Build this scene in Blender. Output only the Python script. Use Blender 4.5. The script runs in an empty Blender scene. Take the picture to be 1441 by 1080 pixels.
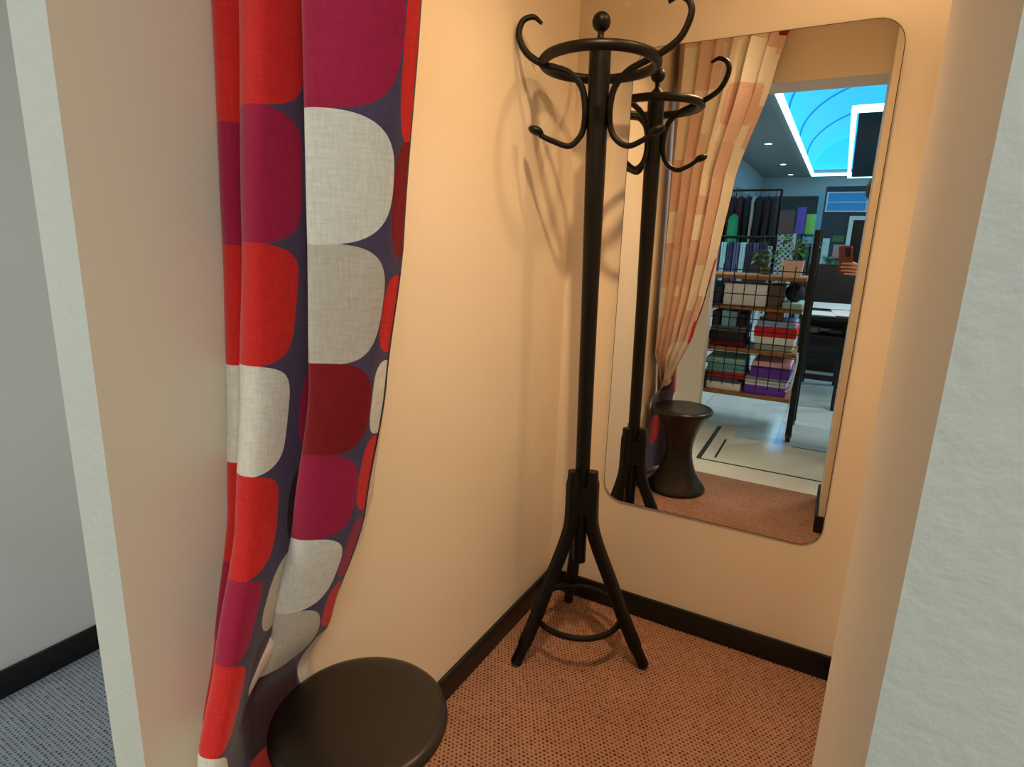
import bpy, bmesh, math, random
from mathutils import Vector, Matrix
random.seed(7)
SC = bpy.context.scene
COL = SC.collection
R = math.radians

# ------------------------------------------------------------------ helpers
def lin(c):
    return tuple(((v/255)/12.92 if v/255 <= .04045 else ((v/255+.055)/1.055)**2.4) for v in c) + (1.0,)

def newmat(name):
    m = bpy.data.materials.new(name); m.use_nodes = True
    nt = m.node_tree; b = nt.nodes['Principled BSDF']
    return m, nt, b

def N(nt, t, **kw):
    n = nt.nodes.new(t)
    for k, v in kw.items(): setattr(n, k, v)
    return n

def math_node(nt, op, a, b=None):
    n = nt.nodes.new('ShaderNodeMath'); n.operation = op
    for i, x in enumerate((a, b)):
        if x is None: continue
        if isinstance(x, (int, float)): n.inputs[i].default_value = x
        else: nt.links.new(x, n.inputs[i])
    return n.outputs[0]

def mixc(nt, f, a, b):
    n = nt.nodes.new('ShaderNodeMix'); n.data_type = 'RGBA'
    for key, x in ((0, f), (6, a), (7, b)):
        if isinstance(x, (int, float, tuple)): n.inputs[key].default_value = x
        else: nt.links.new(x, n.inputs[key])
    return n.outputs[2]

_mc = {}
def mat(name, rgb, rough=.6, metal=0., var=.06, scale=40., bump=.0, coat=0., bscale=None):
    """plain procedural surface: base colour with a little noise and a noise bump"""
    if name in _mc: return _mc[name]
    m, nt, b = newmat(name)
    tc = N(nt, 'ShaderNodeTexCoord'); nz = N(nt, 'ShaderNodeTexNoise')
    nz.inputs['Scale'].default_value = scale; nz.inputs['Detail'].default_value = 3
    nt.links.new(tc.outputs['Object'], nz.inputs['Vector'])
    c = lin(rgb); d = tuple(x*(1-var) for x in c[:3])+(1,); e = tuple(min(1, x*(1+var)) for x in c[:3])+(1,)
    nt.links.new(mixc(nt, nz.outputs['Fac'], d, e), b.inputs['Base Color'])
    b.inputs['Roughness'].default_value = rough; b.inputs['Metallic'].default_value = metal
    b.inputs['Coat Weight'].default_value = coat
    if bump:
        nb = N(nt, 'ShaderNodeTexNoise'); nb.inputs['Scale'].default_value = bscale or scale*3; nb.inputs['Detail'].default_value = 4
        nt.links.new(tc.outputs['Object'], nb.inputs['Vector'])
        bp = N(nt, 'ShaderNodeBump'); bp.inputs['Strength'].default_value = bump; bp.inputs['Distance'].default_value = .004
        nt.links.new(nb.outputs['Fac'], bp.inputs['Height']); nt.links.new(bp.outputs['Normal'], b.inputs['Normal'])
    _mc[name] = m
    return m

def glow(name, rgb, s):
    if name in _mc: return _mc[name]
    m, nt, b = newmat(name)
    b.inputs['Base Color'].default_value = lin(rgb)
    b.inputs['Emission Color'].default_value = lin(rgb); b.inputs['Emission Strength'].default_value = s
    _mc[name] = m
    return m

def bm_new(): return bmesh.new()

def box(bm, x0, x1, y0, y1, z0, z1, bev=0., seg=2, M=None):
    r = bmesh.ops.create_cube(bm, size=1.0)
    vs = r['verts']
    for v in vs:
        v.co = Vector(((x0+x1)/2+v.co.x*(x1-x0), (y0+y1)/2+v.co.y*(y1-y0), (z0+z1)/2+v.co.z*(z1-z0)))
    if bev > 0:
        es = list({e for v in vs for e in v.link_edges})
        rr = bmesh.ops.bevel(bm, geom=es, offset=bev, segments=seg, affect='EDGES', profile=.5)
        vs = list({v for f in rr['faces'] for v in f.verts} | {v for v in vs if v.is_valid})
    if M is not None:
        for v in vs: v.co = M @ v.co
    return vs

def catmull(P, n=8):
    P = [Vector(p) for p in P]; out = []
    for i in range(len(P)-1):
        a = P[i-1] if i else P[0]*2-P[1]; b, c = P[i], P[i+1]
        d = P[i+2] if i+2 < len(P) else P[-1]*2-P[-2]
        for k in range(n):
            t = k/n
            out.append(.5*((2*b)+(c-a)*t+(2*a-5*b+4*c-d)*t*t+(3*b-a-3*c+d)*t**3))
    out.append(P[-1]); return out

def tube(bm, pts, rad, seg=10, closed=False, cap=True):
    pts = [Vector(p) for p in pts]; n = len(pts)
    rads = rad if isinstance(rad, (list, tuple)) else [rad]*n
    if len(rads) != n:
        rads = [rads[min(len(rads)-1, int(i/(n-1)*(len(rads)-1)))] + (rads[min(len(rads)-1, int(i/(n-1)*(len(rads)-1))+1)]-rads[min(len(rads)-1, int(i/(n-1)*(len(rads)-1)))])*((i/(n-1)*(len(rads)-1)) % 1) for i in range(n)]
    rings = []; prev = None
    for i, p in enumerate(pts):
        if closed: t = pts[(i+1) % n]-pts[i-1]
        else: t = pts[min(i+1, n-1)]-pts[max(i-1, 0)]
        t.normalize()
        if prev is None:
            a = Vector((0, 0, 1)) if abs(t.z) < .9 else Vector((1, 0, 0))
            u = (a-t*a.dot(t)).normalized()
        else: u = (prev-t*prev.dot(t)).normalized()
        prev = u; w = t.cross(u)
        rings.append([bm.verts.new(p+(u*math.cos(2*math.pi*k/seg)+w*math.sin(2*math.pi*k/seg))*rads[i]) for k in range(seg)])
    m = n if closed else n-1
    for i in range(m):
        a, b = rings[i], rings[(i+1) % n]
        for k in range(seg): bm.faces.new((a[k], a[(k+1) % seg], b[(k+1) % seg], b[k]))
    if cap and not closed:
        bm.faces.new(rings[0][::-1]); bm.faces.new(rings[-1])

def lathe(bm, prof, seg=48, c=(0, 0, 0)):
    rings = []
    for r, z in prof:
        if r < 1e-6: rings.append([bm.verts.new((c[0], c[1], c[2]+z))])
        else: rings.append([bm.verts.new((c[0]+r*math.cos(2*math.pi*k/seg), c[1]+r*math.sin(2*math.pi*k/seg), c[2]+z)) for k in range(seg)])
    for a, b in zip(rings, rings[1:]):
        for k in range(seg):
            j = (k+1) % seg
            if len(a) == 1 and len(b) == 1: continue
            if len(a) == 1: bm.faces.new((a[0], b[j], b[k]))
            elif len(b) == 1: bm.faces.new((a[k], a[j], b[0]))
            else: bm.faces.new((a[k], a[j], b[j], b[k]))

def ball(bm, c, rx, ry=None, rz=None, seg=16, ring=10):
    r = bmesh.ops.create_uvsphere(bm, u_segments=seg, v_segments=ring, radius=1)
    ry = ry or rx; rz = rz or rx
    for v in r['verts']: v.co = Vector((c[0]+v.co.x*rx, c[1]+v.co.y*ry, c[2]+v.co.z*rz))
    return r['verts']

def prism(bm, outline, d0, d1, axis='y'):
    """extrude a 2-D outline between d0 and d1 along an axis"""
    def P(a, b, d):
        return {'y': (a, d, b), 'x': (d, a, b), 'z': (a, b, d)}[axis]
    A = [bm.verts.new(P(a, b, d0)) for a, b in outline]; B = [bm.verts.new(P(a, b, d1)) for a, b in outline]
    bm.faces.new(A); bm.faces.new(B[::-1]); n = len(A)
    for i in range(n): bm.faces.new((A[i], B[i], B[(i+1) % n], A[(i+1) % n]))

def link(name, bm, m, parent=None, smooth=35., loc=None):
    bmesh.ops.recalc_face_normals(bm, faces=bm.faces)
    me = bpy.data.meshes.new(name); bm.to_mesh(me); bm.free()
    for x in (m if isinstance(m, (list, tuple)) else [m]): me.materials.append(x)
    if smooth:
        me.polygons.foreach_set('use_smooth', [True]*len(me.polygons)); me.set_sharp_from_angle(angle=R(smooth))
    o = bpy.data.objects.new(name, me); COL.objects.link(o)
    if loc: o.location = loc
    if parent: o.parent = parent
    return o

def tag(o, label, cat, group=None, kind=None):
    o['label'] = label; o['category'] = cat
    if group: o['group'] = group
    if kind: o['kind'] = kind
    return o

def thing(name, loc, label, cat, group=None, rz=0.):
    o = bpy.data.objects.new(name, None); COL.objects.link(o); o.empty_display_size = .1
    o.location = loc; o.rotation_euler = (0, 0, rz)
    return tag(o, label, cat, group)

def struct(name, bm, m, label, cat, smooth=30.):
    o = link(name, bm, m, None, smooth)
    return tag(o, label, cat, None, 'structure')

def copy_tree(root, loc, rz=None, label=None):
    r = root.copy(); COL.objects.link(r); r.location = loc
    if rz is not None: r.rotation_euler = (0, 0, rz)
    if label: r['label'] = label
    for ch in list(root.children):
        c = ch.copy(); COL.objects.link(c); c.parent = r
        for g in list(ch.children):
            q = g.copy(); COL.objects.link(q); q.parent = c
    return r

# ------------------------------------------------------------------ materials of the place
def paint(name, rgb, grain=.25, rough=.7):
    m, nt, b = newmat(name)
    tc = N(nt, 'ShaderNodeTexCoord')
    n1 = N(nt, 'ShaderNodeTexNoise'); n1.inputs['Scale'].default_value = 3; n1.inputs['Detail'].default_value = 2
    n2 = N(nt, 'ShaderNodeTexNoise'); n2.inputs['Scale'].default_value = 70; n2.inputs['Detail'].default_value = 3
    for n in (n1, n2): nt.links.new(tc.outputs['Object'], n.inputs['Vector'])
    c = lin(rgb)
    nt.links.new(mixc(nt, n1.outputs['Fac'], tuple(x*.97 for x in c[:3])+(1,), tuple(min(1, x*1.03) for x in c[:3])+(1,)), b.inputs['Base Color'])
    bp = N(nt, 'ShaderNodeBump'); bp.inputs['Strength'].default_value = grain; bp.inputs['Distance'].default_value = .003
    nt.links.new(n2.outputs['Fac'], bp.inputs['Height']); nt.links.new(bp.outputs['Normal'], b.inputs['Normal'])
    b.inputs['Roughness'].default_value = rough
    return m
M_wall = paint('cream_wall_paint', (236, 222, 200), .06, .55)
M_front = paint('rough_white_plaster', (214, 214, 206), .55, .85)
M_wall_cool = paint('white_wall_paint', (244, 246, 255), .1, .6)  # cubicle wall paint again, with the cool light next door put into its colour
M_ceil = paint('ceiling_paint', (235, 225, 205), .1, .7)
M_shopceil = paint('grey_ceiling_paint', (120, 128, 130), .1, .6)
M_shopwall = paint('shop_wall_paint', (120, 140, 145), .1, .6)
M_black = mat('black_lacquered_wood', (9, 8, 8), .42, var=.2, scale=25)
M_black.node_tree.nodes['Principled BSDF'].inputs['Specular IOR Level'].default_value = .3
M_base = mat('black_baseboard', (14, 14, 17), .45)
M_stool = mat('dark_brown_plastic', (30, 24, 21), .3, var=.05, scale=12, bump=.02)
M_steel = mat('black_metal', (12, 13, 16), .4, .3)
M_wood = mat('pale_shelf_wood', (152, 108, 64), .5, var=.25, scale=18)

def carpet_mat(name, pitc, c1, c2):
    m, nt, b = newmat(name)
    tc = N(nt, 'ShaderNodeTexCoord'); sp = N(nt, 'ShaderNodeSeparateXYZ')
    nz = N(nt, 'ShaderNodeTexNoise'); nz.inputs['Scale'].default_value = 55; nz.inputs['Detail'].default_value = 2
    nt.links.new(tc.outputs['Object'], nz.inputs['Vector']); nt.links.new(tc.outputs['Object'], sp.inputs[0])
    jit = math_node(nt, 'MULTIPLY', math_node(nt, 'SUBTRACT', nz.outputs['Fac'], .5), .004)
    px, py = .0125, .0105
    x = math_node(nt, 'ADD', sp.outputs[0], jit); y = math_node(nt, 'ADD', sp.outputs[1], jit)
    row = math_node(nt, 'FLOOR', math_node(nt, 'DIVIDE', y, py))
    off = math_node(nt, 'MULTIPLY', math_node(nt, 'MODULO', row, 2.0), .5)
    fx = math_node(nt, 'FRACT', math_node(nt, 'ADD', math_node(nt, 'DIVIDE', x, px), off))
    fy = math_node(nt, 'FRACT', math_node(nt, 'DIVIDE', y, py))
    dx = math_node(nt, 'ABSOLUTE', math_node(nt, 'SUBTRACT', fx, .5)); dy = math_node(nt, 'ABSOLUTE', math_node(nt, 'SUBTRACT', fy, .5))
    # loops with small dark pits between them, in slightly raised rows
    rad = math_node(nt, 'SQRT', math_node(nt, 'ADD', math_node(nt, 'MULTIPLY', dx, dx), math_node(nt, 'MULTIPLY', dy, dy)))
    rad = math_node(nt, 'ADD', rad, math_node(nt, 'MULTIPLY', math_node(nt, 'SUBTRACT', nz.outputs['Fac'], .5), .5))
    pit = N(nt, 'ShaderNodeMapRange'); pit.inputs[1].default_value = .10; pit.inputs[2].default_value = .36
    nt.links.new(rad, pit.inputs[0])
    hgt = math_node(nt, 'ADD', pit.outputs[0], math_node(nt, 'MULTIPLY', math_node(nt, 'COSINE', math_node(nt, 'MULTIPLY', math_node(nt, 'DIVIDE', x, px), 12.566)), .25))
    n2 = N(nt, 'ShaderNodeTexNoise'); n2.inputs['Scale'].default_value = 9
    nt.links.new(tc.outputs['Object'], n2.inputs['Vector'])
    light = mixc(nt, n2.outputs['Fac'], lin(c1), lin(c2))
    nt.links.new(mixc(nt, pit.outputs[0], lin(pitc), light), b.inputs['Base Color'])
    bp = N(nt, 'ShaderNodeBump'); bp.inputs['Strength'].default_value = .7; bp.inputs['Distance'].default_value = .003
    nt.links.new(hgt, bp.inputs['Height']); nt.links.new(bp.outputs['Normal'], b.inputs['Normal'])
    b.inputs['Roughness'].default_value = .95; b.inputs['Specular IOR Level'].default_value = .15
    return m
M_carpet = carpet_mat('woven_brown_carpet', (66, 36, 24), (152, 112, 92), (178, 136, 112))
M_carpet_cool = carpet_mat('woven_grey_carpet', (70, 78, 92), (132, 142, 158), (150, 158, 172))  # same loop carpet, its colour shifted to carry the cool shop light

def tile_mat():
    m, nt, b = newmat('shop_floor_tile')
    tc = N(nt, 'ShaderNodeTexCoord'); br = N(nt, 'ShaderNodeTexBrick')
    br.inputs['Scale'].default_value = 1; br.offset = 0
    br.inputs['Brick Width'].default_value = .6; br.inputs['Row Height'].default_value = .6; br.inputs['Mortar Size'].default_value = .003
    br.inputs['Color1'].default_value = lin((192, 214, 222)); br.inputs['Color2'].default_value = lin((184, 208, 218)); br.inputs['Mortar'].default_value = lin((150, 160, 164))
    nt.links.new(tc.outputs['Object'], br.inputs['Vector']); nt.links.new(br.outputs['Color'], b.inputs['Base Color'])
    b.inputs['Roughness'].default_value = .11
    return m
M_tile = tile_mat()
M_marble = mat('cream_marble', (232, 226, 206), .12, var=.05, scale=6)
M_inlay = mat('dark_inlay_stone', (58, 62, 58), .25)

def fabric(name, rgb, var=.1, rough=.85): return mat(name, rgb, rough, var=var, scale=60, bump=.25, bscale=400)

# ------------------------------------------------------------------ the fitting room
W = .972           # inner width of the cubicle
FY = -1.475        # shop-side face of the partitions
JX, JY = .889, -1.055
CZ = 2.52          # cubicle ceiling

bm = bm_new(); box(bm, -.05, 2.2, -1.51, .1, -.05, 0); struct('floor', bm, M_carpet, 'woven brown loop carpet of the cubicle', 'floor')
bm = bm_new(); box(bm, -1.4, -.05, -1.51, .1, -.05, 0); struct('floor_left', bm, M_carpet_cool, 'woven grey-blue loop carpet of the neighbouring cubicle', 'floor')

def two_mat_box(bm, a, front_sel):
    """box whose shop-side end faces (normal -y) get material slot 1"""
    box(bm, *a); bm.normal_update()
    for f in bm.faces: f.material_index = 1 if front_sel(f) else 0
bm = bm_new()
two_mat_box(bm, (-.092, 0, FY, 0, 0, CZ), lambda f: f.normal.y < -.9)
bm.normal_update(); struct('wall_left', bm, [M_wall, M_front], 'cream partition wall on the left of the cubicle with a pale plastered end', 'wall', 0)
bm = bm_new(); box(bm, -1.3, W+.1, 0, .1, 0, CZ); struct('wall_back', bm, M_wall, 'cream back wall of the cubicle that carries the mirror', 'wall', 0)
bm = bm_new(); box(bm, W, W+.09, JY, 0, 0, CZ); struct('wall_right', bm, M_wall, 'cream right wall of the cubicle behind the jamb', 'wall', 0)
bm = bm_new(); two_mat_box(bm, (JX, 2.3, FY, JY, 0, CZ), lambda f: f.normal.y < -.9)
struct('wall_front', bm, [M_wall, M_front], 'thick right-hand jamb with cream reveal and rough pale plaster front', 'wall', 0)
bm = bm_new(); two_mat_box(bm, (0, JX, FY, -1.268, 2.012, CZ), lambda f: f.normal.y < -.9)
struct('wall_header', bm, [M_wall, M_front], 'header above the curtain opening of the cubicle', 'wall', 0)
bm = bm_new(); box(bm, -1.4, 2.3, FY, .1, CZ, CZ+.06); struct('ceiling', bm, M_ceil, 'cream ceiling over the fitting rooms', 'ceiling', 0)
bm = bm_new(); box(bm, -1.14, -1.048, FY, 0, 0, CZ); struct('wall_far_left', bm, M_wall_cool, 'white side wall of the neighbouring cubicle', 'wall', 0)
bm = bm_new(); box(bm, -3.2, -1.14, FY, FY+.12, 0, 2.75); struct('wall_front_left', bm, M_front, 'pale plaster wall beyond the neighbouring cubicle', 'wall', 0)
bm = bm_new(); box(bm, -3.2, 4.6, FY, FY+.1, CZ+.06, 3.9); struct('wall_front_top', bm, M_front, 'pale plaster wall above the fitting rooms', 'wall', 0)

def skirt(name, a, label):
    bm = bm_new(); box(bm, *a, bev=.003, seg=2); struct(name, bm, M_base, label, 'baseboard')
HB, BT = .0815, .012
skirt('baseboard_left', (0, BT, -1.30, -BT, 0, HB), 'black baseboard along the left wall of the cubicle')
skirt('baseboard_back', (0, W, -BT, 0, 0, HB), 'black baseboard under the mirror')
skirt('baseboard_right', (W-BT, W, JY+BT, -BT, 0, HB), 'black baseboard along the right wall behind the jamb')
skirt('baseboard_jamb', (JX-BT, W-BT, JY, JY+BT, 0, HB), 'black baseboard wrapped round the inner edge of the jamb')
skirt('baseboard_reveal', (JX-BT, JX, FY, JY, 0, HB), 'black baseboard along the reveal of the right jamb')
skirt('baseboard_far_left', (-1.048, -1.036, FY, 0, 0, HB), 'black baseboard in the neighbouring cubicle')

# ------------------------------------------------------------------ wall mirror
def rrect(x0, x1, z0, z1, r, n=10):
    o = []
    for cx, cz, a0 in ((x1-r, z1-r, 0), (x0+r, z1-r, 90), (x0+r, z0+r, 180), (x1-r, z0+r, 270)):
        for k in range(n+1):
            a = R(a0+90*k/n); o.append((cx+r*math.cos(a), cz+r*math.sin(a)))
    return o
mx0, mx1, mz0, mz1 = .1928, .8802, .4197, 1.8545
mir = thing('wall_mirror', ((mx0+mx1)/2, 0, mz0), 'frameless rounded wall mirror on the cream back wall', 'mirror')
M_mirror, nt, b = newmat('silvered_mirror'); b.inputs['Base Color'].default_value = (.93, .945, .93, 1); b.inputs['Metallic'].default_value = 1; b.inputs['Roughness'].default_value = 0.0
M_edge = mat('ground_glass_edge', (70, 62, 50), .3)
cxm = (mx0+mx1)/2
def mtilt(bm):
    # the glass hangs very slightly out of plumb on its fixings
    a, p = R(.311), R(-.52)
    for v in bm.verts: v.co.y += -(v.co.x)*(-math.tan(a)) - (v.co.z-.7)*(-math.tan(p))
bm = bm_new(); prism(bm, [(x-cxm, z-mz0) for x, z in rrect(mx0+.002, mx1-.002, mz0+.002, mz1-.002, .066)], -.0120, -.0125); mtilt(bm); link('mirror_glass', bm, M_mirror, mir, 0)
bm = bm_new(); prism(bm, [(x-cxm, z-mz0) for x, z in rrect(mx0, mx1, mz0, mz1, .068)], -.0119, -.006); mtilt(bm); link('backing_edge', bm, M_edge, mir, 0)
for sx in (-.2, .2):
    for sz in (.25, 1.2):
        bm = bm_new(); prism(bm, [(sx+.03*math.cos(t*.3927), sz+.03*math.sin(t*.3927)) for t in range(16)], 0, -.003); link('fixing_pad', bm, M_edge, mir, 0)

# ------------------------------------------------------------------ bentwood coat stand
rk = thing('coat_stand', (.222, -.255, 0), 'black bentwood coat stand in the corner beside the mirror', 'coat stand')
LEAN = Vector((-.0171, -.01788))
def leaned(p): return Vector((p[0]+LEAN.x*p[2], p[1]+LEAN.y*p[2], p[2]))
def lean_bm(bm):
    for v in bm.verts: v.co.x += LEAN.x*v.co.z; v.co.y += LEAN.y*v.co.z
bm = bm_new(); lathe(bm, [(0, .30), (.021, .30), (.022, .6), (.0235, 1.1), (.0275, 1.5), (.0285, 1.77), (.0285, 1.784), (.022, 1.788), (0, 1.788)], 16); lean_bm(bm); link('pole', bm, M_black, rk)
bm = bm_new(); lathe(bm, [(0, 1.785), (.022, 1.785), (.023, 1.79), (.018, 1.796), (.010, 1.804), (.0075, 1.812), (.0085, 1.8225)]+[(.0240*math.sin(R(a)), 1.8455-.0240*math.cos(R(a))) for a in range(24, 180, 12)]+[(0, 1.8695)], 24); lean_bm(bm); link('finial', bm, M_black, rk)
bm = bm_new(); tube(bm, [leaned((.148*math.cos(2*math.pi*k/64), .148*math.sin(2*math.pi*k/64), 1.748)) for k in range(64)], .0135, 12, closed=True); link('hat_ring', bm, M_black, rk)
prof = [(.172, 1.866), (.196, 1.876), (.222, 1.862), (.229, 1.832), (.208, 1.786), (.165, 1.757), (.120, 1.740), (.078, 1.722), (.046, 1.690), (.0345, 1.645), (.0365, 1.595), (.054, 1.560), (.088, 1.541), (.125, 1.552), (.160, 1.574)]
profL = [(.154, 1.833), (.177, 1.847), (.205, 1.835), (.213, 1.800), (.192, 1.762), (.15, 1.738), (.118, 1.732), (.080, 1.721), (.046, 1.690), (.0345, 1.642), (.036, 1.590), (.050, 1.560), (.076, 1.541), (.122, 1.553), (.155, 1.566)]
for ang in (213, 1, 113):
    c, s = math.cos(R(ang)), math.sin(R(ang))
    path = catmull([leaned((r*c, r*s, z)) for r, z in (profL if ang == 213 else prof)], 6)
    bm = bm_new(); tube(bm, path, [.0045, .0068, .0078, .0085, .009, .009, .009, .009, .009, .0088, .0085, .008, .0078, .0075, .007], 10)
    arm = link('hook_arm', bm, M_black, rk)
    e = leaned((.165*c, .165*s, 1.576))
    bm = bm_new(); ball(bm, (0, 0, 0), .0215, .0175, .0115)
    for v in bm.verts: v.co = Matrix.Rotation(R(ang), 3, 'Z') @ Matrix.Rotation(R(-18), 3, 'Y') @ v.co + e
    link('knob', bm, M_black, arm)
def square_tube(bm, path, w, side):
    """rounded square section swept along a path lying in a vertical plane (side = that plane's normal)"""
    rings = []; n = len(path)
    for i, p in enumerate(path):
        t = (path[min(i+1, n-1)]-path[max(i-1, 0)]).normalized(); u = side; v = t.cross(u)
        h = w/2*(1 if 1 < i < n-2 else .82); q = h*.55
        rings.append([bm.verts.new(p+u*a+v*b) for a, b in ((h, q), (q, h), (-q, h), (-h, q), (-h, -q), (-q, -h), (q, -h), (h, -q))])
    for a, b in zip(rings, rings[1:]):
        for k in range(8): bm.faces.new((a[k], a[(k+1) % 8], b[(k+1) % 8], b[k]))
    bm.faces.new(rings[0][::-1]); bm.faces.new(rings[-1])
for ang in (240, 0, 120):
    c, s = math.cos(R(ang)), math.sin(R(ang))
    pr = [(.033, .612), (.034, .59), (.035, .50), (.038, .44), (.052, .39), (.077, .33), (.105, .27), (.14, .19), (.172, .12), (.205, .055), (.232, .006)]
    pth = [leaned((r*c, r*s, z)) for r, z in pr]
    pth = [pth[0]]+catmull(pth[1:-1], 5)+[pth[-1]]
    bm = bm_new(); square_tube(bm, pth, .038, Vector((-s, c, 0)))
    for v in bm.verts: v.co.z = max(v.co.z, 0.0)
    link('leg', bm, M_black, rk)
bm = bm_new(); tube(bm, [leaned((.142*math.cos(2*math.pi*k/48), .142*math.sin(2*math.pi*k/48), .118)) for k in range(48)], .0095, 10, closed=True); link('leg_hoop', bm, M_black, rk)
bm = bm_new(); tube(bm, [leaned((.0, .0, .47)), leaned((0, 0, .56))], .036, 12); link('collar', bm, M_black, rk)

# ------------------------------------------------------------------ stool
st = thing('plastic_stool', (.1935, -1.213, 0), 'dark brown hourglass plastic stool standing in front of the curtain', 'stool')
SH = .457
bm = bm_new(); lathe(bm, [(.0, SH-.006), (.06, SH-.004), (.11, SH-.001), (.138, SH), (.148, SH-.003), (.1535, SH-.009), (.1545, SH-.016), (.152, SH-.023), (.14, SH-.026), (0, SH-.026)], 72); link('seat', bm, M_stool, st, 50)
bm = bm_new(); lathe(bm, [(.146, SH-.024), (.138, SH-.036), (.118, SH-.064), (.098, SH-.1), (.082, SH-.145), (.0725, SH-.19), (.069, SH-.228)], 64); link('upper_flare', bm, M_stool, st, 60)
bm = bm_new(); lathe(bm, [(.069, SH-.228), (.0725, .19), (.082, .145), (.098, .1), (.118, .064), (.138, .036), (.151, .02), (.1545, .010), (.152, .002), (.146, 0), (.0, 0)], 64); link('lower_flare', bm, M_stool, st, 60)

# ------------------------------------------------------------------ curtain
BASE = [(.012, -1.262), (.028, -1.286), (.054, -1.283), (.066, -1.238), (.073, -1.238), (.078, -1.277), (.110, -1.294), (.143, -1.280), (.152, -1.180), (.186, -1.155), (.196, -1.225), (.206, -1.290), (.246, -1.284), (.290, -1.259), (.318, -1.232), (.327, -1.208)]
SEC = [
 (2.325, [(.012+(x-.012)*1.60, y+.06) for x, y in BASE]),
 (2.00, [(.012+(x-.012)*1.37, y+.035) for x, y in BASE]),
 (1.60, BASE),
 (1.27, [(.012, -1.275), (.025, -1.296), (.050, -1.293), (.058, -1.250), (.064, -1.250), (.068, -1.292), (.105, -1.312), (.132, -1.292), (.142, -1.20), (.172, -1.165), (.184, -1.235), (.199, -1.291), (.230, -1.283), (.262, -1.256), (.284, -1.229), (.289, -1.203)]),
 (1.06, [(.012, -1.282), (.023, -1.305), (.046, -1.303), (.052, -1.265), (.058, -1.265), (.060, -1.305), (.094, -1.328), (.126, -1.310), (.134, -1.235), (.152, -1.205), (.172, -1.245), (.187, -1.288), (.210, -1.281), (.236, -1.257), (.252, -1.234), (.255, -1.205)]),
 (.84, [(.012, -1.292), (.020, -1.318), (.040, -1.318), (.046, -1.284), (.052, -1.284), (.054, -1.322), (.082, -1.348), (.112, -1.333), (.116, -1.265), (.120, -1.248), (.122, -1.268), (.136, -1.286), (.162, -1.284), (.188, -1.260), (.204, -1.234), (.207, -1.205)]),
 (.62, [(.012, -1.330), (.018, -1.358), (.032, -1.358), (.037, -1.330), (.042, -1.330), (.044, -1.368), (.075, -1.398), (.104, -1.384), (.092, -1.330), (.074, -1.290), (.070, -1.290), (.082, -1.298), (.100, -1.288), (.114, -1.264), (.123, -1.238), (.124, -1.205)]),
 (.47, [(.012, -1.366), (.017, -1.394), (.030, -1.394), (.034, -1.370), (.039, -1.370), (.041, -1.408), (.071, -1.436), (.100, -1.422), (.078, -1.376), (.048, -1.345), (.036, -1.325), (.032, -1.305), (.029, -1.285), (.0265, -1.255), (.025, -1.215), (.026, -1.180)]),
 (.30, [(.012, -1.375), (.017, -1.402), (.030, -1.402), (.034, -1.378), (.039, -1.378), (.041, -1.414), (.071, -1.440), (.100, -1.428), (.080, -1.385), (.050, -1.355), (.036, -1.332), (.031, -1.308), (.028, -1.285), (.026, -1.255), (.025, -1.215), (.026, -1.180)]),
 (.045, [(.012, -1.378), (.017, -1.406), (.030, -1.406), (.034, -1.382), (.039, -1.382), (.041, -1.418), (.071, -1.442), (.100, -1.432), (.080, -1.39), (.050, -1.36), (.035, -1.334), (.029, -1.308), (.026, -1.285), (.024, -1.255), (.023, -1.215), (.024, -1.180)]),
]
def section(z):
    z = min(2.325, max(.045, z))
    for (za, A), (zb, B) in zip(SEC, SEC[1:]):
        if zb <= z <= za:
            t = (za-z)/(za-zb); t = t*t*(3-2*t)*.35+t*.65
            return [(a[0]+(b_[0]-a[0])*t, a[1]+(b_[1]-a[1])*t) for a, b_ in zip(A, B)]
def curtain_sheet(off, pleat):
    bm = bm_new(); uvl = bm.loops.layers.uv.new('UVMap')
    NZ, SUB = 110, 9
    zs = [2.325-(2.325-.045)*i/NZ for i in range(NZ+1)]
    rows = []; us = None
    for z in zs:
        pts = catmull([(x, y, z) for x, y in section(z)], SUB)
        us = [i/SUB for i in range(len(pts))]
        row = []
        for i, p in enumerate(pts):
            t = pts[min(i+1, len(pts)-1)]-pts[max(i-1, 0)]; nrm = Vector((-t.y, t.x, 0))
            if nrm.length > 0: nrm.normalize()
            q = p+nrm*off          # towards the cubicle side
            wav = .0035*math.sin(z*5+us[i]*1.7)*(.3 if z > .5 else 0.)
            if pleat and z > .55:
                fr = (us[i]/1.85+.1) % 1; wav += pleat*min(1, (z-.55)*3)*(fr if fr < .88 else (1-fr)/.12*.88)
            q = q+Vector((0, wav, 0))
            q.x = max(q.x, .004)
            row.append(q)
        rows.append(row)
    V = [[bm.verts.new(p) for p in r] for r in rows]
    for i in range(NZ):
        for k in range(len(us)-1):
            f = bm.faces.new((V[i][k], V[i+1][k], V[i+1][k+1], V[i][k+1]))
            for lp, (uu, vv) in zip(f.loops, ((us[k], zs[i]), (us[k], zs[i+1]), (us[k+1], zs[i+1]), (us[k+1], zs[i]))): lp[uvl].uv = (uu, vv)
    return bm
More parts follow.
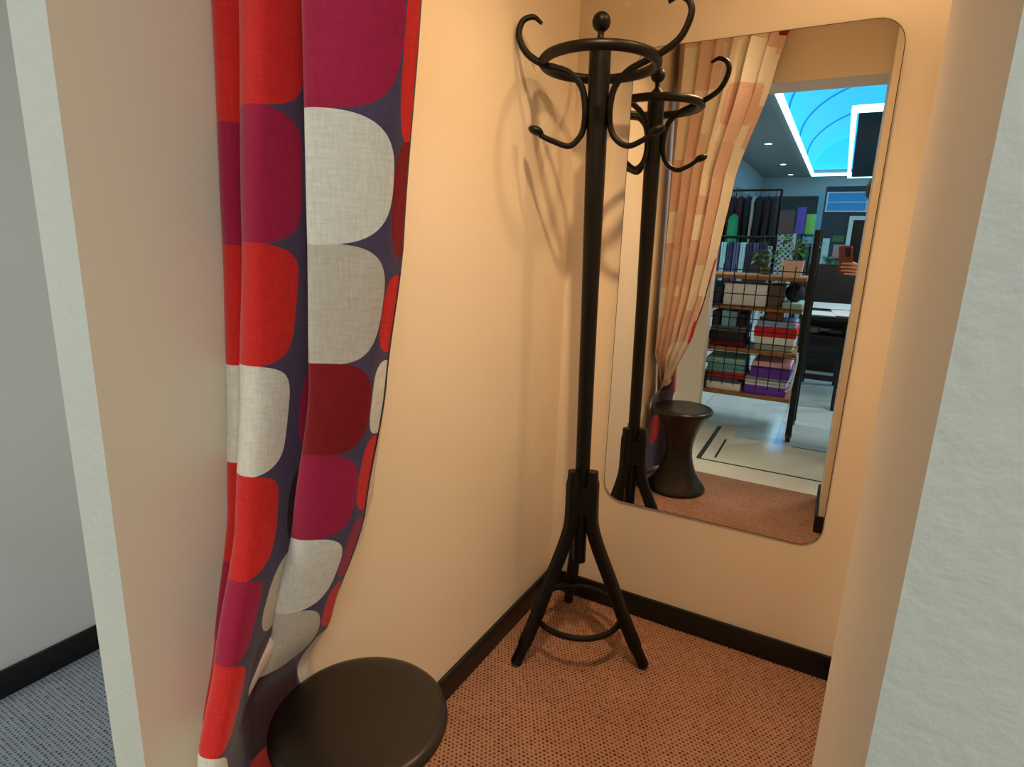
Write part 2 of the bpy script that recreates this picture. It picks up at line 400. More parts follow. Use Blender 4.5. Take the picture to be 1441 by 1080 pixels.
def lining_sheet():
    # the reverse side: seven narrow pressed pleats hanging behind the deep outer folds
    bm = bm_new(); uvl = bm.loops.layers.uv.new('UVMap')
    NZ, NT = 90, 140; rows = []
    zs = [2.325-(2.325-.045)*i/NZ for i in range(NZ+1)]
    for z in zs:
        S = section(z); a, e = S[0], S[-1]; base = catmull([(x, y, z) for x, y in S], 9); low = []
        for i, p in enumerate(base):
            d = base[min(i+1, len(base)-1)]-base[max(i-1, 0)]; d = Vector((-d.y, d.x, 0)).normalized(); low.append(p+d*.0035)
        w = min(1, max(0, (z-.52)/.2)); row = []
        for i in range(NT+1):
            t = i/NT; fr = (t*6.7+.25) % 1
            saw = 1-fr if fr > .1 else fr/.1
            off = .094*min(1, t/.10, (1-t)/.36)*(.35+w*.65)+.034*saw*min(1, t/.05, (1-t)/.25)*w
            x = a[0]+(e[0]-a[0])*t; y = a[1]+(e[1]-a[1])*t+off+.0035
            j = t*(len(low)-1); j0 = min(len(low)-2, int(j)); q = low[j0].lerp(low[j0+1], j-j0)
            row.append(bm.verts.new((max(.0055, x*w+q.x*(1-w)), y*w+q.y*(1-w), z)))
        rows.append(row)
    for i in range(NZ):
        for k in range(NT):
            f = bm.faces.new((rows[i][k], rows[i+1][k], rows[i+1][k+1], rows[i][k+1]))
            for lp, (uu, vv) in zip(f.loops, ((k, i), (k, i+1), (k+1, i+1), (k+1, i))): lp[uvl].uv = (uu/NT*15, zs[vv])
    return bm
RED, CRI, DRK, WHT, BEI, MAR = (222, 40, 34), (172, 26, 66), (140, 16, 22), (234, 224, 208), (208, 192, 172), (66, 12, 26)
def column(uc, hu, rows, p=3.0): return [(uc, (a+b_)/2, hu, (a-b_)/2+.001, c, p) for a, b_, c in rows]
DOTS = []
DOTS += column(1.3, 2.5, [(2.33, 2.15, RED), (2.15, 1.97, WHT), (1.97, 1.79, RED), (1.79, 1.61, CRI), (1.61, 1.427, RED), (1.427, 1.258, CRI), (1.258, 1.079, RED), (1.079, .924, WHT), (.924, .76, RED), (.76, .63, CRI), (.63, .49, RED), (.49, .32, WHT), (.32, .14, RED)], 5.5)
DOTS += column(8.9, 1.15, [(1.62, 1.43, MAR), (1.24, 1.10, MAR), (1.10, .935, CRI), (.935, .785, MAR), (.785, .64, BEI), (.64, .5, MAR)])  # print in the deep fold; its maroon also paints the fold's shade
DOTS += column(5.65, 1.85, [(2.33, 2.15, CRI), (2.15, 1.97, RED), (1.97, 1.79, WHT), (1.79, 1.62, RED), (1.62, 1.442, RED), (1.442, 1.263, CRI), (1.263, 1.090, RED), (1.090, .924, WHT), (.924, .760, RED), (.760, .630, CRI), (.630, .49, RED), (.49, .32, WHT), (.32, .14, RED)], 5.5)  # dots end before the deep fold so the dark base paints its shade
DOTS += column(11.75, 2.42, [(2.33, 2.16, RED), (2.16, 1.99, WHT), (1.99, 1.82, DRK), (1.82, 1.64, WHT), (1.64, 1.434, CRI), (1.265, 1.10, BEI), (1.10, .958, DRK), (.958, .812, CRI), (.812, .668, WHT), (.668, .53, BEI), (.53, .36, MAR), (.36, .2, RED)])
DOTS += column(11.4, 2.8, [(1.432, 1.265, WHT)], 2.6)
DOTS += column(15.0, .78, [(2.3, 2.1, RED), (2.1, 1.9, WHT), (1.9, 1.62, CRI), (1.61, 1.40, RED), (1.40, 1.25, DRK), (1.225, 1.115, RED), (1.10, .985, WHT), (.98, .85, RED), (.835, .715, CRI), (.70, .60, RED), (.58, .42, WHT)])
def dots_mat(name, base, dots, pw_all, weave, rough=.8, sheen=.2):
    m, nt, b = newmat(name)
    uv = N(nt, 'ShaderNodeUVMap'); sp = N(nt, 'ShaderNodeSeparateXYZ'); nt.links.new(uv.outputs[0], sp.inputs[0])
    U, V = sp.outputs[0], sp.outputs[1]
    cur = lin(base)
    for u, v, hu, hv, c, *pw in dots:
        power = pw[0] if pw else pw_all
        a = math_node(nt, 'POWER', math_node(nt, 'ABSOLUTE', math_node(nt, 'DIVIDE', math_node(nt, 'SUBTRACT', U, u), hu)), power)
        d = math_node(nt, 'POWER', math_node(nt, 'ABSOLUTE', math_node(nt, 'DIVIDE', math_node(nt, 'SUBTRACT', V, v), hv)), power)
        cur = mixc(nt, math_node(nt, 'LESS_THAN', math_node(nt, 'ADD', a, d), 1.0), cur, lin(c))
    tc = N(nt, 'ShaderNodeTexCoord'); mp = N(nt, 'ShaderNodeMapping'); mp.inputs['Scale'].default_value = (300, 300, 40)
    nz = N(nt, 'ShaderNodeTexNoise'); nz.inputs['Scale'].default_value = 1; nt.links.new(tc.outputs['Object'], mp.inputs[0]); nt.links.new(mp.outputs[0], nz.inputs['Vector'])
    mp2 = N(nt, 'ShaderNodeMapping'); mp2.inputs['Scale'].default_value = (40, 40, 350)
    n2 = N(nt, 'ShaderNodeTexNoise'); n2.inputs['Scale'].default_value = 1; nt.links.new(tc.outputs['Object'], mp2.inputs[0]); nt.links.new(mp2.outputs[0], n2.inputs['Vector'])
    h = math_node(nt, 'ADD', nz.outputs['Fac'], n2.outputs['Fac'])
    k = N(nt, 'ShaderNodeMapRange'); k.inputs[1].default_value = .6; k.inputs[2].default_value = 1.4; k.inputs[3].default_value = 1-weave; k.inputs[4].default_value = 1+weave
    nt.links.new(h, k.inputs[0])
    mu = N(nt, 'ShaderNodeMix'); mu.data_type = 'RGBA'; mu.blend_type = 'MULTIPLY'; mu.inputs[0].default_value = 1
    nt.links.new(cur, mu.inputs[6]); nt.links.new(k.outputs[0], mu.inputs[7])
    nt.links.new(mu.outputs[2], b.inputs['Base Color'])
    bp = N(nt, 'ShaderNodeBump'); bp.inputs['Strength'].default_value = .15; bp.inputs['Distance'].default_value = .001
    nt.links.new(h, bp.inputs['Height']); nt.links.new(bp.outputs['Normal'], b.inputs['Normal'])
    b.inputs['Roughness'].default_value = rough; b.inputs['Specular IOR Level'].default_value = .2; b.inputs['Sheen Weight'].default_value = sheen
    return m
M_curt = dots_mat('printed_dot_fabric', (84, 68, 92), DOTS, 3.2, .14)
PALE = {RED: (230, 200, 188), CRI: (224, 192, 182), DRK: (228, 190, 174), WHT: (242, 236, 224), BEI: (238, 230, 216), MAR: (222, 194, 184)}
LDOTS = [(u, v, hu*1.05, hv*.99, PALE[c]) for u, v, hu, hv, c, p in DOTS]
rng = random.Random(3)
for u0 in [(x+.75)*15/6.7-15/13.4 for x in range(8)]:
    z = 2.33
    while z > .4:
        h = rng.uniform(.14, .24)
        if rng.random() < .55: LDOTS.append((u0, z-h/2, 1.1, h/2, rng.choice([(232, 198, 182), (242, 236, 222), (226, 188, 172), (238, 226, 208)])))
        z -= h
LDOTS += [(15, 1.17, .35, .06, (206, 50, 40)), (15, 1.06, .3, .05, (110, 20, 22)), (15, .86, .9, .06, (205, 45, 36)), (15, .97, .3, .05, (120, 20, 20)), (13.6, 2.3, .7, .07, (150, 40, 34)), (14.6, 2.2, .7, .03, (140, 36, 30))]
M_lin = dots_mat('pale_fabric_reverse', (236, 226, 210), LDOTS, 6.0, .08)
cu = thing('curtain', (0, 0, 0), 'red and white dotted fitting room curtain gathered against the left wall', 'curtain')
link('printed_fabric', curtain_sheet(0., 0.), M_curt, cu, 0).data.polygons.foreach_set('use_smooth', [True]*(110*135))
link('pale_lining', lining_sheet(), M_lin, cu, 40)
for ch in cu.children: ch.data.update()
bm = bm_new(); tube(bm, [(0, -1.19, 2.335), (JX, -1.19, 2.335)], .011, 12); tag(link('curtain_rail', bm, M_steel), 'dark rail across the cubicle opening above the curtain', 'curtain rail')
# ------------------------------------------------------------------ lamps of the cubicle
M_lampring = mat('white_lamp_ring', (235, 232, 225), .4)
M_warm = glow('warm_lamp_face', (255, 196, 120), 6)
def downlight(x, y, z, label, group, face=None, r=.045):
    t = thing('ceiling_downlight', (x, y, z), label, 'downlight', group)
    bm = bm_new(); lathe(bm, [(r, 0), (r+.012, 0), (r+.014, -.005), (r+.004, -.008), (r, -.004)], 24); link('trim_ring', bm, M_lampring, t)
    bm = bm_new(); lathe(bm, [(0, -.002), (r, -.002), (r, 0), (0, 0)], 24); link('lamp_face', bm, face or M_warm, t)
    return t
def spot(name, loc, rgb, power, size=.03, cone=150, blend=.6, aim=(0, 0, -1)):
    l = bpy.data.lights.new(name, 'SPOT'); l.color = lin(rgb)[:3]; l.energy = power; l.shadow_soft_size = size; l.spot_size = R(cone); l.spot_blend = blend
    o = bpy.data.objects.new(name, l); COL.objects.link(o); o.location = loc; o.rotation_euler = Vector(aim).to_track_quat('-Z', 'Y').to_euler(); return o
def area(name, loc, rgb, power, sx, sy, aim=(0, 0, -1)):
    l = bpy.data.lights.new(name, 'AREA'); l.shape = 'RECTANGLE'; l.color = lin(rgb)[:3]; l.energy = power; l.size = sx; l.size_y = sy
    o = bpy.data.objects.new(name, l); COL.objects.link(o); o.location = loc; o.rotation_euler = Vector(aim).to_track_quat('-Z', 'Y').to_euler(); return o
WARM = (255, 211, 158)
LAMPS = ((.87, -.30, 18.5, (0, 0, -1), 152, 'warm ceiling downlight nearest the mirror wall'), (.55, -1.02, 78, (-.22, .80, -2.1), 84, 'warm ceiling downlight nearer the curtain rail'))
for x, y, pw, aim, cone, nm in LAMPS:
    downlight(x, y, CZ, nm, None)
    spot('cubicle_lamp_light', (x, y, CZ-.05), WARM, pw, .03, cone, 1.0, aim)
# ------------------------------------------------------------------ the shop behind the camera (seen in the mirror)
bm = bm_new(); box(bm, -3.2, 4.6, -17.5, -1.51, -.05, 0); struct('floor_shop', bm, M_tile, 'pale glossy tiled shop floor', 'floor', 0)
bm = bm_new(); box(bm, -.6, 4.0, -2.29, -1.512, -.04, .0015); struct('trim_1', bm, M_marble, 'cream marble border in front of the fitting rooms', 'floor border', 0)
bm = bm_new(); box(bm, -.6, .33, -2.52, -2.29, -.04, .0015); struct('trim_2', bm, M_marble, 'cream marble strip beside the dark inlay', 'floor border', 0)
for i, a in enumerate(((.20, 4.0, -1.742, -1.726), (.196, .224, -2.49, -1.742), (.292, .306, -2.2, -1.80), (.7, 4.0, -2.298, -2.288))):
    bm = bm_new(); box(bm, *a, -.03, .0028); struct('trim_%d' % (i+3), bm, M_inlay, ('long dark inlay line along the marble border', 'dark inlay strip running out from the border', 'short thin inlay strip beside the cream field', 'dark joint at the far edge of the marble')[i], 'floor inlay', 0)
bm = bm_new(); box(bm, -3.3, -3.2, -17.5, FY, 0, 2.75); struct('wall_shop_left', bm, M_shopwall, 'grey-blue left wall of the shop', 'wall', 0)
bm = bm_new(); box(bm, 4.6, 4.7, -17.5, FY, 0, 3.9); struct('wall_shop_right', bm, M_shopwall, 'grey-blue right wall of the shop', 'wall', 0)
bm = bm_new(); box(bm, -3.3, 4.7, -17.6, -17.5, 0, 3.9); struct('wall_shop_back', bm, M_shopwall, 'grey-blue back wall of the shop', 'wall', 0)
# ceiling with a vaulted, back-lit opening
VX0, VX1, VY0, VY1, SZ = .03, 3.1, -12.6, -4.7, 2.75
bm = bm_new(); box(bm, -3.3, VX0, -17.5, FY, SZ, SZ+.1); struct('ceiling_left', bm, M_shopceil, 'grey shop ceiling to the side of the blue vault', 'ceiling', 0)
bm = bm_new(); box(bm, VX1, 4.7, -17.5, FY, SZ, SZ+.1); struct('ceiling_right', bm, M_shopceil, 'grey shop ceiling on the far side of the blue vault', 'ceiling', 0)
bm = bm_new(); box(bm, VX0, VX1, -17.5, VY0, SZ, SZ+.1); struct('ceiling_back', bm, M_shopceil, 'grey shop ceiling beyond the blue vault', 'ceiling', 0)
bm = bm_new(); box(bm, VX0, VX1, VY1, FY, SZ, SZ+.1); struct('ceiling_front', bm, M_shopceil, 'grey shop ceiling next to the fitting rooms', 'ceiling', 0)
M_vault = glow('blue_lit_vault', (52, 178, 235), .95)
M_led = glow('white_led_strip', (190, 245, 255), 3)
bm = bm_new(); outer = []; n = 28; cx, hw, hh = (VX0+VX1)/2, (VX1-VX0)/2, .8
A = [(cx-hw*math.cos(math.pi*k/n), SZ+.1+hh*math.sin(math.pi*k/n)) for k in range(n+1)]
B = [(cx-(hw+.06)*math.cos(math.pi*k/n), SZ+.1+(hh+.06)*math.sin(math.pi*k/n)) for k in range(n+1)]
prism(bm, A+B[::-1], VY0, VY1)
prism(bm, B, VY0-.05, VY0); prism(bm, B, VY1, VY1+.05)
struct('ceiling_vault', bm, M_vault, 'blue back-lit barrel vault over the shop', 'ceiling', 60)
M_rib = mat('blue_vault_rib', (70, 170, 215), .6)
for y in (-6.2, -8.2, -10.2):
    bm = bm_new(); tube(bm, [(cx-(hw-.01)*math.cos(math.pi*k/n), y, SZ+.1+(hh-.01)*math.sin(math.pi*k/n)) for k in range(n+1)], .011, 6)
    o = struct('ceiling_rib', bm, M_rib, 'thin rib across the blue vault', 'ceiling rib'); o['group'] = 'ribs of the blue vault'
vault = bpy.data.objects['ceiling_vault']
for i, a in enumerate(((VX0, VX0+.05, VY0, VY1, SZ-.03, SZ+.02), (VX0+.05, VX1, VY0, VY0+.09, SZ-.03, SZ+.02), (VX1-.05, VX1, VY0+.09, VY1, SZ-.03, SZ+.02))):
    bm = bm_new(); box(bm, *a); link('light_strip', bm, M_led, vault, 0)
pn = thing('ceiling_panel', (1.45, -8.9, SZ-.08), 'black ceiling panel with glowing white border under the blue vault', 'ceiling panel')
M_pan = mat('black_panel', (26, 34, 40), .5)
bm = bm_new(); box(bm, -.68, .68, -3.3, 3.3, -.02, .04); link('panel_board', bm, M_pan, pn, 0)
for a in ((-.75, -.70, -3.4, 3.4), (.70, .75, -3.4, 3.4), (-.70, .70, -3.42, -3.33), (-.70, .70, 3.33, 3.42)):
    bm = bm_new(); box(bm, *a, -.03, .03); link('border_light', bm, M_led, pn, 0)
for y in (-3, 0, 3):
    bm = bm_new(); tube(bm, [(0, y, .03), (0, y, .95)], .006, 6); link('hanger_rod', bm, M_steel, pn)
M_beam = mat('pale_blue_beam', (150, 168, 175), .6)
bm = bm_new(); box(bm, -1.4, 4.6, -13.3, -13.0, 2.36, SZ); struct('beam_cross', bm, M_beam, 'pale beam across the shop beyond the vault', 'beam', 0)
bm = bm_new(); box(bm, -1.55, -.95, -13.0, -4.6, 2.25, SZ); struct('beam_side', bm, M_beam, 'pale boxed soffit along the left of the shop', 'beam', 0)
M_cool = glow('cool_lamp_face', (235, 245, 255), 12)
for i, y in enumerate((-5.6, -8.07, -10.6, -12.4)):
    downlight(-.36, y, SZ, ('nearest', 'second', 'third', 'farthest')[i]+' downlight in the grey ceiling beside the blue vault', 'downlights beside the vault', M_cool, .05)
M_tube = glow('fluorescent_face', (225, 245, 245), 5)
for i, (x, y) in enumerate(((-.36, -14.0), (-.28, -15.1), (-.16, -16.2))):
    t = thing('ceiling_light', (x, y, 2.75), ('nearest', 'middle', 'farthest')[i]+' of the three bright strip lights beyond the beam', 'ceiling light', 'strip lights beyond the beam')
    bm = bm_new(); box(bm, -.24, .24, -.1, .1, -.06, 0, .01); link('housing', bm, M_lampring, t)
    bm = bm_new(); box(bm, -.22, .22, -.08, .08, -.075, -.058, .004); link('diffuser', bm, M_tube, t)

# ---- main shop lighting: ceiling panels added out of the mirror's view
M_panelglow = glow('cool_panel_face', (238, 248, 255), 3)
for i, (x, y) in enumerate(((1.75, -2.55), (-1.0, -3.1), (-1.9, -5.2), (3.75, -5.6), (-1.9, -8.6), (3.75, -9.0))):
    t = thing('ceiling_panel_light', (x, y, SZ), ('square ceiling panel light right of the fitting rooms', 'square ceiling panel light in front of the neighbouring cubicle', 'square ceiling panel light near the jeans rail', 'square ceiling panel light beyond the vault, near end', 'square ceiling panel light near the left shop wall', 'square ceiling panel light beyond the vault, far end')[i], 'ceiling light', 'panel lights of the shop')
    bm = bm_new(); box(bm, -.31, .31, -.31, .31, -.02, 0, .004); link('panel_frame', bm, M_lampring, t)
    bm = bm_new(); box(bm, -.28, .28, -.28, .28, -.026, -.02); link('diffuser', bm, M_panelglow, t, 0)
    area('shop_panel_light', (x, y, SZ-.035), (255, 250, 232), (27, 30, 66, 66, 66, 66)[i], .56, .56)

# ---- pillar
bm = bm_new(); box(bm, -.14, .078, -2.40, -2.28, 0, SZ); struct('pillar', bm, M_wall, 'cream pillar between the curtain and the wire-grid rack', 'pillar', 0)

# ---- wire-grid display rack
RX0, RX1, RY0, RY1 = -.27, .64, -2.83, -2.445
rack = thing('display_rack', (.2, -2.62, 0), 'black wheeled display rack with wooden shelves and wire grid', 'display rack')
def rl(x): return x-.2
def rly(y): return y+2.62
for z in (1.084, .878, .582, .268):
    bm = bm_new(); box(bm, rl(RX0), rl(RX1), rly(RY0), rly(RY1), z-.014, z+.014, .002); link('shelf_board', bm, M_wood, rack)
for x in (-.295, .668):
    for y in (-2.405, -2.86):
        bm = bm_new(); box(bm, rl(x)-.019, rl(x)+.019, rly(y)-.019, rly(y)+.019, .055, 1.40, .004); p = link('post', bm, M_steel, rack)
        bm = bm_new(); tube(bm, [(rl(x)-.014, rly(y)+.01, .03), (rl(x)+.014, rly(y)+.01, .03)], .03, 16); box(bm, rl(x)-.02, rl(x)+.02, rly(y)-.012, rly(y)+.012, .03, .06); link('caster', bm, M_base, p)
for z in (.268, .582, .878, 1.084):
    for y in (-2.86,):
        bm = bm_new(); box(bm, rl(-.27), rl(.643), rly(y)-.008, rly(y)+.008, z-.03, z-.016); link('shelf_rail', bm, M_steel, rack)
bm = bm_new()
k = 0
x = RX0+.02
while x < .64: tube(bm, [(rl(x), rly(-2.425), .33), (rl(x), rly(-2.425), 1.17)], .0032, 6); x += .0745
z = .40
while z < 1.18: tube(bm, [(rl(RX0), rly(-2.4315), z), (rl(.642), rly(-2.4315), z)], .0032, 6); z += .0815
link('wire_grid', bm, M_steel, rack)
def stacked(name, x0, x1, z0, z1, rgb, label, cat, y1=-2.47, y0=-2.78, soft=.0, kind='box', group=None):
    """one box or one folded garment lying on a shelf"""
    loc = ((x0+x1)/2, (y0+y1)/2, z0); w, d, h = (x1-x0)/2, (y1-y0)/2, z1-z0
    key = 'item_%d_%d_%d' % rgb
    if kind == 'box':
        t = thing(name, loc, label, cat, group)
        bm = bm_new(); box(bm, -w, w, -d, d, 0, h*.72, .003); link('box_base', bm, mat(key, rgb, .6), t)
        bm = bm_new(); box(bm, -w-.002, w+.002, -d-.002, d+.002, h*.62, h, .003); link('box_lid', bm, mat(key, rgb, .6), t)
        return t
    bm = bm_new()
    # folded cloth: two rounded layers, the upper one a little short of the lower
    box(bm, -w, w, -d, d, 0, h*.55, min(h*.25, .018), 3); box(bm, -w*.97, w*.985, -d*.96, d*.99, h*.5, h, min(h*.22, .018), 3)
    return tag(link(name, bm, fabric(key+'_cloth', rgb), None, 60, loc), label, cat, group)
T_A, T_B, T_C, T_D = 1.098, .892, .596, .282
stacked('shoe_box', .085, .315, T_D, .335, (244, 242, 236), 'white box lowest on the bottom shelf, under the red cloth', 'box')
stacked('flat_box', .10, .30, .335, .372, (70, 80, 110), 'dark flat box with pale print between white box and red cloth', 'box')
stacked('folded_cloth', .085, .335, .372, .408, (205, 40, 55), 'red folded cloth on the bottom shelf', 'folded cloth', kind='f')
stacked('folded_cloth', .07, .33, .408, .462, (110, 172, 182), 'lower teal folded cloth on the red one', 'folded cloth', kind='f')
stacked('folded_cloth', .06, .33, .462, .512, (150, 205, 210), 'upper pale teal folded cloth at the top of the red pile', 'folded cloth', kind='f')
stacked('folded_cloth', -.2, .05, T_D, .36, (90, 100, 100), 'grey folded cloth at the pillar end of the bottom shelf', 'folded cloth', kind='f')
stacked('gift_box', .345, .61, T_D, .345, (108, 56, 190), 'violet box lowest on the bottom shelf beside the post', 'box')
stacked('flat_box', .34, .612, .345, .362, (232, 228, 238), 'thin white box on the lower violet box', 'box')
stacked('folded_cloth', .335, .612, .362, .402, (196, 212, 218), 'grey folded cloth between the two violet boxes', 'folded cloth', kind='f')
stacked('gift_box', .372, .62, .402, .482, (104, 58, 180), 'upper violet box on the grey cloth', 'box')
stacked('folded_cloth', .372, .622, .482, .516, (236, 190, 205), 'pale pink folded cloth on the upper violet box', 'folded cloth', kind='f')
stacked('folded_cloth', .07, .315, T_C, .642, (112, 24, 50), 'dark red folded cloth on the shelf under the black box', 'folded cloth', kind='f')
stacked('storage_box', .065, .30, .642, .702, (24, 26, 34), 'black box on the dark red cloth', 'box')
stacked('folded_cloth', .07, .31, .702, .742, (100, 115, 120), 'grey folded cloth on the black box', 'folded cloth', kind='f')
for i, (xx, c, h) in enumerate(((.10, (40, 44, 60), .84), (.165, (120, 190, 215), .85), (.215, (110, 150, 190), .845), (.27, (28, 26, 44), .83))):
    stacked('jar_box', xx-.024, xx+.024, .742, h, c, ('navy', 'sky blue', 'steel blue', 'dark violet')[i]+' upright carton on the grey cloth under the white boxes', 'carton')
stacked('folded_cloth', .368, .618, T_C, .642, (176, 186, 180), 'grey-green folded cloth lowest under the red box', 'folded cloth', kind='f')
stacked('shoe_box', .368, .618, .642, .690, (236, 242, 242), 'white box under the red box', 'box')
stacked('gift_box', .362, .625, .690, .756, (215, 24, 26), 'bright red box on the shelf beside the post', 'box')
stacked('folded_cloth', .37, .62, .756, .80, (150, 180, 222), 'light blue folded cloth on the red box', 'folded cloth', kind='f')
stacked('storage_box', .43, .52, .80, .855, (120, 75, 40), 'small brown box on the light blue cloth', 'box', y1=-2.5, y0=-2.7)
for k, (z0, z1) in enumerate(((T_B, .941), (.941, .988), (.988, 1.036))):
    stacked('shoe_box', .137, .41, z0, z1, (240, 244, 248), ('lowest', 'middle', 'topmost')[k]+' of the three white boxes behind the grid', 'box', group='white boxes behind the grid')
for k, (xx, c) in enumerate(((.04, (110, 165, 205)), (.095, (50, 60, 100)))):
    stacked('jar_box', xx-.026, xx+.026, T_B, 1.03-.02*k, c, ('pale blue', 'navy')[k]+' upright carton beside the white boxes', 'carton')
stacked('storage_box', .425, .505, T_B, 1.04, (92, 76, 66), 'tall brown box beside the white boxes', 'box')
stacked('shoe_box', .515, .635, T_B, .928, (160, 205, 205), 'pale teal box under the round dark bag', 'box')
bg = thing('round_bag', (.575, -2.6, .928), 'round dark blue bag on the pale teal box', 'bag')
bm = bm_new(); ball(bm, (0, 0, .062), .062, .062, .063, 20, 14); link('bag_body', bm, fabric('navy_bag_cloth', (34, 38, 62)), bg)
bm = bm_new(); tube(bm, [(.03*math.cos(t*.35), 0, .118+.028*math.sin(t*.35)) for t in range(10)], .004, 6); link('handle', bm, M_steel, bg)
# plants on the top shelf
M_leaf = mat('green_leaf', (58, 120, 34), .45, var=.35, scale=15)
M_stem = mat('green_stem', (90, 110, 50), .6)
def leaf(bm, base, d, L, wd, droop=.4):
    d = Vector(d).normalized(); s = d.cross(Vector((0, 0, 1))).normalized()
    rows = []
    for k in range(6):
        t = k/5; c = Vector(base)+d*L*t-Vector((0, 0, 1))*droop*L*t*t; w_ = wd*math.sin(math.pi*min(.98, t*.9+.06))
        rows.append([bm.verts.new(c-s*w_+Vector((0, 0, .15*w_))), bm.verts.new(c), bm.verts.new(c+s*w_+Vector((0, 0, .15*w_)))])
    for a, b_ in zip(rows, rows[1:]):
        for j in (0, 1): bm.faces.new((a[j], a[j+1], b_[j+1], b_[j]))
def plant(root, z0, stems, rr, L0, L1, wd, seed):
    g = random.Random(seed); bl = bm_new(); bs = bm_new()
    for k in range(stems):
        a = g.uniform(0, 6.28); h = g.uniform(.3, 1)*rr[1]; r = g.uniform(.2, 1)*rr[0]
        e = Vector((r*math.cos(a), r*math.sin(a), z0+h)); tube(bs, catmull([(0, 0, z0), (e.x*.4, e.y*.4, z0+h*.7), e], 4), .0018, 5)
        for j in range(2): 
            b_ = a+g.uniform(-1, 1); leaf(bl, e, (math.cos(b_), math.sin(b_), g.uniform(-.1, .6)), g.uniform(L0, L1), wd*g.uniform(.7, 1.1))
    f = link('foliage', bl, M_leaf, root, 80); link('stem', bs, M_stem, root); return f
M_pot = mat('beige_pink_pot', (234, 208, 196), .5)
M_soil = mat('dark_soil', (40, 30, 24), .9)
pp = thing('potted_plant', (.535, -2.62, T_A), 'leafy plant in square pinkish pot on the top rack shelf', 'potted plant')
bm = bm_new(); prism(bm, [(-.06, 0), (.06, 0), (.069, .105), (-.069, .105)], -.06, .06); link('pot', bm, M_pot, pp, 20)
bm = bm_new(); box(bm, -.055, .055, -.05, .05, .09, .107); link('soil', bm, M_soil, pp)
plant(pp, .105, 16, (.13, .17), .05, .085, .02, 5)
pp2 = thing('potted_plant', (.365, -2.66, T_A), 'small leafy plant left of the pinkish pot', 'potted plant')
bm = bm_new(); lathe(bm, [(0, 0), (.03, 0), (.04, .05), (.036, .05), (.03, .01)], 20); link('pot', bm, mat('grey_pot', (92, 110, 84), .5), pp2)
plant(pp2, .04, 14, (.07, .12), .05, .08, .02, 9)
# white cord looped on the post
bm = bm_new(); tube(bm, catmull([(0, 0, .27), (.004, .004, .2), (-.004, .006, .1), (-.012, .004, .03), (-.04, 0, 0)], 6), .007, 8)
tag(link('looped_cord', bm, mat('white_cord', (225, 225, 230), .5), None, 60, (.652, -2.372, .35)), 'white cord hanging against the post of the wire-grid rack', 'cord')

# ---- black work table
tb = thing('work_table', (.8, -3.9, 0), 'black work table with lower shelf beside the wire-grid rack', 'table')
M_tb = mat('black_table_wood', (11, 11, 14), .5)
bm = bm_new(); box(bm, -.2, .36, -.62, .62, .745, .775, .004); link('tabletop', bm, M_tb, tb)
for x in (-.165, .135):
    for y in (.44, -.58):
        bm = bm_new(); box(bm, x-.028, x+.028, y-.028, y+.028, 0, .745, .003); link('leg', bm, M_tb, tb)
bm = bm_new(); box(bm, -.19, .18, -.6, .6, .60, .62); link('lower_shelf', bm, M_tb, tb)
bm = bm_new(); box(bm, -.19, .18, .44, .47, .50, .62, .003); link('apron', bm, M_tb, tb)
for z, y in ((.405, .44), (.27, .44), (.20, .2)):
    bm = bm_new(); box(bm, -.15, .12, y-.01, y+.01, z-.012, z+.012); link('stretcher', bm, M_tb, tb)
for i, (x0, x1, y0, y1, a) in enumerate(((-.19, .05, .25, .58, 3), (.02, .3, .1, .56, -5), (-.18, .3, -.5, .08, 2))):
    bm = bm_new(); box(bm, -(x1-x0)/2, (x1-x0)/2, -(y1-y0)/2, (y1-y0)/2, 0, .004); o = link('paper_sheet', bm, mat('white_paper', (225, 235, 240), .6), None, 0, (.8+(x0+x1)/2, -3.9+(y0+y1)/2, .7755+.0045*i)); o.rotation_euler = (0, 0, R(a))
    tag(o, ('white paper sheet at the front corner of the black table', 'white paper sheet near the middle of the black table', 'large white paper sheet at the back of the black table')[i], 'paper')
sc_ = thing('tape_gun', (.70, -3.52, .62), 'white tape gun on the lower shelf of the black table', 'tape gun')
bm = bm_new(); lathe(bm, [(.03, 0), (.05, 0), (.05, .04), (.03, .04), (.03, 0)], 20); link('tape_roll', bm, mat('pale_tape', (215, 220, 205), .4), sc_)
bm = bm_new(); box(bm, .04, .13, -.014, .014, .01, .035, .006); link('handle', bm, mat('white_plastic', (225, 228, 225), .4), sc_)
bm = bm_new(); box(bm, -.07, .07, -.05, .05, 0, .03, .005); tag(link('metal_tray', bm, mat('grey_tin', (120, 130, 135), .4, .5), None, 30, (.88, -3.53, .62)), 'grey metal tray beside the tape gun', 'tray')

# ---- black cabinet, cards and plant on it
cb = thing('cabinet', (.93, -5.3, 0), 'black cabinet behind the work table', 'cabinet')
bm = bm_new(); box(bm, -.40, .6, -.22, .22, .06, 1.12, .004); link('carcass', bm, M_tb, cb)
bm = bm_new(); box(bm, -.38, .58, -.2, .2, 0, .06); link('plinth', bm, M_base, cb)
for x0, x1 in ((-.39, .095), (.105, .59)):
    bm = bm_new(); box(bm, x0, x1, .221, .238, .08, 1.1, .003); dd = link('door', bm, mat('black_door', (13, 13, 16), .5), cb)
    hx = x1-.04 if x0 < 0 else x0+.04
    bm = bm_new(); tube(bm, [(hx, .244, .62), (hx, .244, .74)], .005, 8); link('handle', bm, mat('steel_handle', (150, 155, 160), .3, .9), dd)
def card(name, x, y, z, w_, h, rgb, label, cat, tilt=0, th=.008, loc_only=False):
    bm = bm_new(); box(bm, -w_/2, w_/2, -th, 0, 0, h, .001); o = link(name, bm, mat('card_%d_%d_%d' % rgb, rgb, .55), None, 0, (x, y, z)); o.rotation_euler = (R(tilt), 0, 0)
    return tag(o, label, cat)
